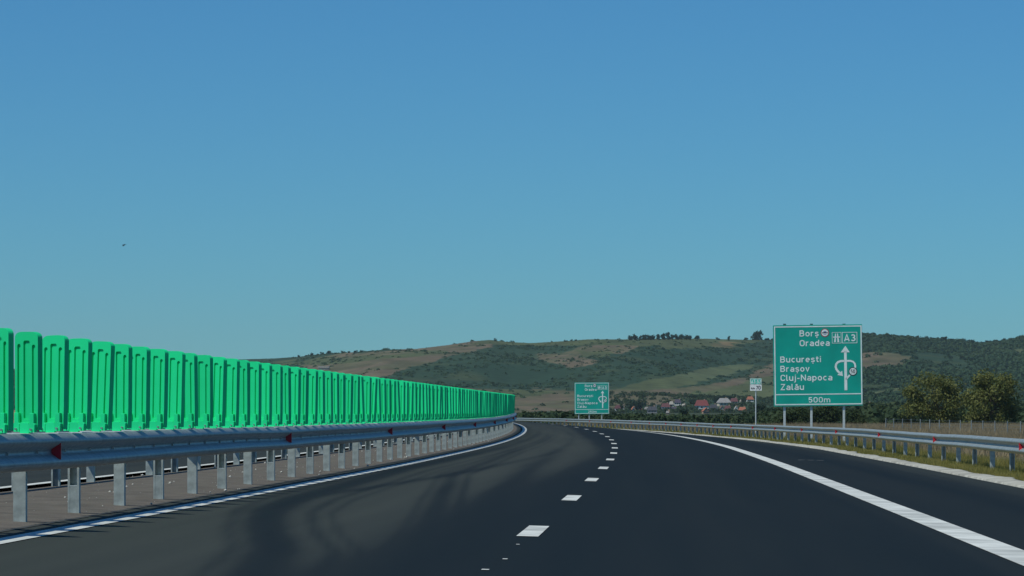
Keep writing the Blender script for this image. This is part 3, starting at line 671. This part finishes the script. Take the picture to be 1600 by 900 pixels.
M['belt']=foliage('hedge_belt_leaves',(.022,.048,.022),(.060,.084,.032),.06,.25)
o=npmesh('hedge_belt',V,F,M['belt']); tag(o,'dark mass of bushes on the plain between the guardrail and the village','bushes',kind='stuff')
nb=4200; uu=r_.uniform(1190,1700,nb); yy=r_.uniform(480,1880,nb); xx=(uu-800)/FPX*yy; z0=terrain(xx,yy)
V,F=clump_cloud(np.stack([xx,yy,z0],-1),np.where(uu<1350,r_.uniform(2,4.5,nb),r_.uniform(3,7,nb))*np.clip(yy/1100,.5,1),34,78,.9,.15)
o=npmesh('lowland_wood',V,F,M['belt']); tag(o,'dark green wood at the hill foot behind the two olive-green trees','wood',kind='stuff')
# gardens and orchards between the houses
nb=430; uu=r_.uniform(950,1225,nb); yy=r_.uniform(1850,2330,nb); xx=(uu-800)/FPX*yy; z0=terrain(xx,yy)
V,F=clump_cloud(np.stack([xx,yy,z0],-1),r_.uniform(2.0,4.4,nb),40,79,.85,.15)
o=npmesh('village_gardens',V,F,M['belt']); tag(o,'dark green garden bushes and orchards growing between the village houses','bushes',kind='stuff')
# trees along the hill crest, each a thing
def ridge_tree(u,w_px,h_px,label,group,seed,conifer=False):
    rr,zh=ridge_h(u); rr=rr-25; a=math.atan((u-800)/FPX); x=rr*math.sin(a); y=rr*math.cos(a); z=float(terrain(x,y))-1.2
    w=w_px*rr/FPX; h=h_px*rr/FPX
    return tree('hill_tree',x,y,z,w,h,label,group,LEAF['far'],420 if h_px>7 else 240,w*.085,seed,trunk=.3,nclump=7,lump=.6,low=.0)
ridge_tree(1184,21,18,'largest round dark tree on the crest, alone just left of the large sign',None,101)
ridge_tree(1089,10,9,'pale rounded crest tree right of the crest thicket, left of the two small ones',None,102)
ridge_tree(1121,8,6,'low squat crest tree, first of the two small ones before the largest tree',None,103)
ridge_tree(1139,6,9,'slim pointed crest tree, second of the two small ones before the largest tree',None,104)
ridge_tree(862,4,5,'tiny lone tree on the bare crest above the far end of the panels',None,105)
ridge_tree(637,5,5,'tiny lone tree on the brown crest left of the hill top knob',None,106)
ridge_tree(774,9,7,'dark round bush just under the hill top knob',None,107)
ORD=['first','second','third','fourth','fifth','sixth','seventh','eighth','ninth','tenth','eleventh','twelfth','thirteenth','fourteenth','fifteenth','sixteenth','seventeenth','eighteenth','nineteenth','twentieth','twenty-first','twenty-second']
i=0
for u,w,h in ((985,6,8),(992,7,9),(1000,6,7),(1007,7,10),(1014,7,8),(1021,7,9),(1028,6,8),(1036,7,11),(1043,8,12),(1050,6,8),(1057,7,9),(1064,7,8),(1071,7,9),(1077,6,6)):
    i+=1; ridge_tree(u,w+4,h+2,ORD[i-1]+' tree from the left in the dense crest thicket above the meadow','trees of the crest thicket',120+i)
for u,w,h in ((467,6,5),(478,5,4),(487,7,6),(497,5,4),(503,7,6),(514,9,7),(524,5,4),(535,7,6),(545,6,5),(556,8,6),(565,6,5)):
    i+=1; ridge_tree(u,w+1,h,ORD[i-15]+' small tree from the left in the sparse left crest row above the panels','trees of the sparse left crest row',120+i)
for u,w,h in ((884,9,4),(893,5,6),(900,6,4),(930,6,4),(948,7,4),(962,5,3),(1165,9,6),(1198,10,5),(1208,9,5)):
    i+=1; ridge_tree(u,w,h,ORD[i-26]+' low bush from the left scattered along the bare middle crest','low bushes of the middle crest',120+i)
for k_ in range(22):
    u=1350+k_*12.2+random.uniform(-4,4); i+=1
    ridge_tree(u,random.uniform(10,17),random.uniform(4,8),ORD[k_]+' treetop from the left on the wooded crest right of the large sign','treetops of the wooded right crest',120+i)
# trees inside the village
def solve_y(u,v):
    lo,hi=600.,3000.
    for _ in range(40):
        md=(lo+hi)/2; vv=YH-(float(terrain((u-800)/FPX*md,md))-CAMH)*FPX/md
        if vv>v: lo=md
        else: hi=md
    return (lo+hi)/2
def village_tree(u,v,w_px,h_px,yd,label,seed,leafm=None,group=None):
    yd=solve_y(u,v+1); x=(u-800)/FPX*yd; z=float(terrain(x,yd)); k=yd/FPX
    zb=CAMH+(YH-v)*k
    return tree('village_tree',x,yd,z-.2,w_px*k,max(h_px*k,zb+h_px*k-z),label,group,leafm or LEAF['far'],900,w_px*k*.055,seed,trunk=.3,nclump=9,lump=.5,low=.05)
village_tree(994,643,33,21,1880,'big round dark tree between the distant sign and the village houses',201)
village_tree(971,641,12,10,1880,'small dark tree beside the big round tree, near the distant sign',202)
village_tree(1020,641,12,14,1890,'narrow dark tree right of the big round tree',203)
village_tree(1083,633,16,18,1930,'tall dark tree left of the red-roofed long house',204)
for i,(u,w,h) in enumerate(((1117,12,10),(1125,12,13),(1133,11,13),(1141,12,13),(1148,8,11))):
    village_tree(u,629,w,h,2010,ORD[i]+' tree from the left in the tight dark clump above the grey-roofed house',210+i,group='trees of the clump above the village')
village_tree(1162,631,12,11,1985,'rounded tree right of the dark clump, beside the orange-roofed house',216)
village_tree(1190,650,24,22,1850,'broad dark tree behind the pole of the kilometre sign',217)
village_tree(1068,650,22,12,1860,'low dark tree below the white village houses',218)
village_tree(1100,655,26,10,1800,'low wide tree in front of the red-roofed long house',219)

# ------------------------------------------------------------------ village houses
def pm(name,c): 
    if name not in M: M[name]=mat(name,c,.85,0,.1,1.5)
    return M[name]
ROOFC=dict(red=(.17,.035,.035),maroon=(.12,.04,.045),orange=(.36,.12,.07),grey=(.30,.28,.27),purple=(.06,.045,.075),brown=(.15,.09,.07),dark=(.05,.05,.065),pale=(.42,.38,.33))
WALLC=dict(white=(.72,.70,.66),cream=(.55,.46,.36),grey=(.25,.24,.25),tan=(.38,.26,.18))
def house(u,v,yd,w_px,h_px,roof,wall,rz,label,gable=False):
    yd=solve_y(u,v+.5) if yd>1600 else yd; k=yd/FPX; x=(u-800)*k; z=CAMH+(YH-v)*k; zt=float(terrain(x,yd)); w=w_px*k*.92; h=h_px*k; d=w*.8
    root=empty('house',(x,yd,z),rz); tag(root,label,'house')
    wm=pm('wall_'+wall,WALLC[wall]); rm=pm('roof_'+roof,ROOFC[roof]); hw=h*.42
    MB().box(-w/2,w/2,-d/2,d/2,min(-1,zt-z-1),hw).build('wall',wm,root)
    e=w*.06
    mb=MB()
    if gable:  # gable end to the viewer
        MB().prism([(-w/2,hw),(w/2,hw),(0,h*.93)],-d/2,d/2).build('gable',wm,root)
        mb.add([(-w/2-e,-d/2-e,hw-e*.8),(0,-d/2-e,h),(0,d/2+e,h),(-w/2-e,d/2+e,hw-e*.8),(w/2+e,-d/2-e,hw-e*.8),(w/2+e,d/2+e,hw-e*.8),
                (-w/2-e,-d/2-e,hw-e*.8+.25),(0,-d/2-e,h+.25),(0,d/2+e,h+.25),(-w/2-e,d/2+e,hw-e*.8+.25),(w/2+e,-d/2-e,hw-e*.8+.25),(w/2+e,d/2+e,hw-e*.8+.25)],
               [(0,3,2,1),(1,2,5,4),(6,7,8,9),(7,10,11,8),(0,1,7,6),(1,4,10,7),(3,9,8,2),(2,8,11,5),(0,6,9,3),(4,5,11,10)])
    else:
        mb.add([(-w/2-e,-d/2-e,hw-.1),(w/2+e,-d/2-e,hw-.1),(w/2+e,d/2+e,hw-.1),(-w/2-e,d/2+e,hw-.1),(-w/2+w*.14,0,h),(w/2-w*.14,0,h)],[(0,1,5,4),(1,2,5),(2,3,4,5),(3,0,4),(3,2,1,0)])
    rf=mb.build('roof',rm,root)
    MB().box(w*.15,w*.15+.8,.2,1.0,hw,h+.6).build('chimney',pm('wall_tan',WALLC['tan']),rf)
    for q in (-.3,0,.3):
        MB().box(w*q-.5,w*q+.5,-d/2-.05,-d/2-.003,hw*.35,hw*.8).build('window',M['glass'],root)
    return root
HS=[(965,642,1890,9,9,'maroon','white',.2,'white house with dark maroon roof, nearest to the distant sign',False),
 (973,639,1900,5,6,'pale','white',0,'tiny pale shed behind the white house near the distant sign',False),
 (989.5,644,1880,7,8,'orange','white',.3,'bright white gabled house below the big round tree',True),
 (998,643,1885,11,8,'maroon','tan',0,'brown-roofed low house adjoining the bright white gabled one',False),
 (1010,643,1880,7,7,'grey','white',.2,'small grey and white house right of the big round tree',False),
 (1019,645,1875,16,10,'dark','grey',0,'wide dark slate-coloured barn beside the utility pole',False),
 (1040,640,1890,15,10,'maroon','white',0,'house with maroon roof and white wall, right of the utility pole',False),
 (1049,635,1910,7,8,'pale','white',.1,'small pale house in the upper village row, left of the purple roof',False),
 (1059,633,1915,11,9,'purple','white',-.1,'white house under a dark purple roof at the top of the village',False),
 (1053,644,1880,12,8,'purple','grey',.1,'low dull purple-roofed house in the lower middle of the village',False),
 (1043,647,1860,5,5,'grey','tan',0,'tiny tan outbuilding at the lower edge of the village',False),
 (1068,635,1905,6,4,'pale','cream',0,'tiny cream shed right of the purple-roofed white house',False),
 (1096.5,640,1900,23,15,'red','white',-.05,'large long house with broad red roof and white eaves band',False),
 (1102,646,1870,10,8,'orange','tan',.3,'small orange-brown house in front of the large red-roofed one',True),
 (1115,643,1890,13,11,'dark','grey',.1,'dark-roofed house right of the large red-roofed one',False),
 (1131,634,1930,20,12,'grey','cream',.2,'wide pale grey-roofed house below the dark tree clump',False),
 (1147,631,1945,13,9,'maroon','cream',-.1,'maroon-roofed house right of the wide grey roof',False),
 (1127,644,1880,8,9,'brown','cream',.3,'cream gabled house with brown roof in the lower right village',True),
 (1137,643,1885,11,9,'maroon','tan',0,'brown and maroon house beside the cream gabled one',False),
 (1150,643,1885,6,8,'pale','white',.2,'small bright white gabled house left of the orange roof',True),
 (1160,644,1880,13,8,'orange','tan',-.1,'house with bright orange roof at the lower right of the village',False),
 (1160,629,1960,9,5,'pale','white',0,'low white house in the upper right of the village',False),
 (1172,627.5,1965,11,8,'orange','white',.1,'orange-roofed house beside the kilometre plate',False),
 (841,653.5,1500,38,4.5,'orange','tan',0,'very long low orange roof just above the guardrail at the end of the panels',False),
 (1357,636,1960,11,7,'pale','tan',.2,'pale house at the hill foot right of the large sign',False),
 (1517,650,1500,6,7,'pale','white',.2,'small white house seen between the two olive-green trees',True),
 (1386,634,1940,3,3,'pale','white',0,'tiny white hut left of the ragged olive-green tree',False)]
for h_ in HS: house(*h_)
for u,v0,v1,yd,lab in ((1025.5,632,641,1850,'pale utility pole beside the dark slate-coloured barn'),(1388,617,624,2100,'short white mast on the wooded slope right of the large sign'),(1402.5,612,632,1990,'thin bare pole') )[:2]:
    k=yd/FPX; x=(u-800)*k; z=CAMH+(YH-v1)*k; zt=float(terrain(x,yd)); root=empty('utility_pole',(x,yd,zt)); tag(root,lab,'pole')
    hh=CAMH+(YH-v0)*k-zt; MB().tube((0,0,-.5),(0,0,hh),.3,.22,8).build('pole',M['fpost'],root); MB().box(-.9,.9,-.1,.1,hh-.5,hh-.3).build('crossarm',M['fpost'],root)

# long pale farm building on the slope, its roof just showing over the panels
yd=solve_y(506,578); k=yd/FPX; x=(506-800)*k; zt=float(terrain(x,yd)); root=empty('farm_building',(x,yd,zt)); tag(root,'long pale farm building on the slope, roof just showing above the green panels','building')
w=8*k; MB().box(-w,w,-5,5,-1.5,1.6).build('wall',pm('wall_cream',WALLC['cream']),root); MB().prism([(-w-.4,1.55),(w+.4,1.55),(w+.2,3.0),(-w-.2,3.0)],-5.5,5.5).build('roof',pm('roof_pale',ROOFC['pale']),root)

# ------------------------------------------------------------------ wire fence across the dry field
fx=lambda y: 41.0-(y-250)*.028
gz=lambda x,y: float(terrain(x,y))
root=empty('wire_fence',(fx(300),300,gz(fx(300),300))); tag(root,'wire fence of thin pale posts crossing the dry grass in front of the olive trees','fence')
ys=[236+6.0*i for i in range(20)]; pm_=mesh_of(MB().box(-.035,.035,-.035,.035,-.4,1.35),'fence_post',M['fpost'])
prev=None; mb=MB()
for y_ in ys:
    x_=fx(y_); z_=gz(x_,y_); o=link('post',pm_,root); o.location=Vector((x_,y_,z_))-root.location; o.rotation_euler=(random.gauss(0,.012),random.gauss(0,.012),random.random())
    if prev:
        for hh in (.25,.5,.75,1.0,1.25): mb.tube(Vector((prev[0],prev[1],prev[2]+hh)),Vector((x_,y_,z_+hh)),.008,.008,4)
    prev=(x_,y_,z_)
o=mb.build('wire',M['wire']); o.parent=root; o.location=-root.location

# ------------------------------------------------------------------ grass
def blades(P,h,w,nper,seed,lean=.35):
    r=np.random.default_rng(seed); n=len(P); hh=np.repeat(h,nper)*r.uniform(.45,1.25,n*nper); B=np.repeat(P,nper,0)+np.concatenate([r.normal(0,1,(n*nper,2))*np.repeat(w,nper)[:,None]*3,np.zeros((n*nper,1))],1)
    a=r.uniform(0,2*np.pi,n*nper); ww=np.repeat(w,nper)*r.uniform(.6,1.3,n*nper); t=np.stack([np.cos(a),np.sin(a),0*a],-1)*ww[:,None]
    L_=np.stack([r.normal(0,lean,n*nper)*hh,r.normal(0,lean,n*nper)*hh,hh],-1)
    V=np.stack([B-t*.5,B+t*.5,B+L_],1).reshape(-1,3); return V,np.arange(len(V)).reshape(-1,3)
M['vgrass']=foliage('verge_grass',(.13,.15,.032),(.46,.38,.13),1.3,.5)
M['dgrass']=foliage('dry_field_grass',(.24,.18,.10),(.46,.36,.22),.12,.35)
n1,n2=26000,26000
s_=np.concatenate([rng.uniform(45,130,n1),rng.uniform(130,340,n2)]); of=7.68+rng.random(n1+n2)**1.0*3.6
P=road(s_,of,0.); P[:,2]+=np.where(of>9.3,-.20*(of-9.3),.03)-.01
pat=vnoise(P[:,0],P[:,1],1.1,15); hgt=(.05+.10*pat+.26*pat*np.clip((of-8.55)/.5,0,1))*np.where(s_>130,1.1,1)
V,F=blades(P,hgt,np.where(s_>130,.03,.014),5,16)
o=npmesh('verge_grass',V,F,M['vgrass']); tag(o,'tufted yellow-green grass along the right verge under the guardrail','grass',kind='stuff')
n=60000; yy=rng.uniform(165,440,n); xx=fx(yy)+rng.uniform(-30,26,n); k=(np.hypot(xx,yy)>0)
P=np.stack([xx,yy,terrain(xx,yy)-.02],-1)
V,F=blades(P,.30+.55*vnoise(xx,yy,9,17),np.full(n,.05),4,18,.22)
o=npmesh('dry_grass',V,F,M['dgrass']); tag(o,'tall straw-coloured dry grass around the wire fence','grass',kind='stuff')
# weeds in the median and small stones
ns=420; s_=rng.uniform(22,120,ns); of=rng.uniform(-6.4,-3.95,ns); P=road(s_,of,.02); r=.004+.02*rng.random(ns)**4
ico=np.array([(1,0,0),(-1,0,0),(0,1,0),(0,-1,0),(0,0,1),(0,0,-1)],float); fc=np.array([(0,2,4),(2,1,4),(1,3,4),(3,0,4),(2,0,5),(1,2,5),(3,1,5),(0,3,5)])
V=(P[:,None]+ico[None]*r[:,None,None]*rng.uniform(.6,1.4,(ns,6,1))).reshape(-1,3); F=(np.arange(ns)[:,None,None]*6+fc[None]).reshape(-1,3)
o=npmesh('gravel',V,F,M['stone']); tag(o,'loose pale stones scattered on the bare median strip','gravel',kind='stuff')

# ------------------------------------------------------------------ bird
x,y,z=pt(193,384,120); root=empty('bird',(x,y,z),.5); tag(root,'tiny dark bird flying alone in the sky at upper left','bird')
import bmesh
mb=MB(); mb.add([(-.06,-.012,0),(-.02,0,.016),(-.02,-.018,0),(-.02,.018,0),(-.02,0,-.014),(.05,0,.003),(.05,-.02,0),(.05,.02,0)],[(0,2,1),(0,1,3),(0,4,2),(0,3,4),(1,2,5),(3,1,5),(2,4,5),(4,3,5),(5,6,7)])
mb.add([(-.015,.0,.008),(.02,0,.008),(.03,-.10,.05),(.0,-.09,.05),(.05,-.15,.02)],[(0,1,2,3),(3,2,4)]); mb.add([(-.015,.0,.006),(.02,0,.006),(.03,.10,.05),(.0,.09,.05),(.05,.15,.02)],[(0,3,2,1),(3,4,2)])
o=mb.build('body',M['bird'],root); s_m=o.modifiers.new('solid','SOLIDIFY'); s_m.thickness=.006
scene.cycles.max_bounces=6

# ------------------------------------------------------------------ air
HZ=150.; hz=MB().box(-6500,6500,-6500,6500,-8.,HZ)
m=bpy.data.materials.new('haze_air'); m.use_nodes=True; nn=m.node_tree.nodes; nn.clear(); ou=nn.new('ShaderNodeOutputMaterial'); pv=nn.new('ShaderNodeVolumePrincipled')
pv.inputs['Color'].default_value=(.80,1,1,1); pv.inputs['Density'].default_value=4.4e-5; pv.inputs['Anisotropy'].default_value=.2
m.node_tree.links.new(pv.outputs[0],ou.inputs['Volume']); o=hz.build('haze',m); o['kind']='stuff'; tag(o,'thin bluish summer haze in the air over the far hills','haze')
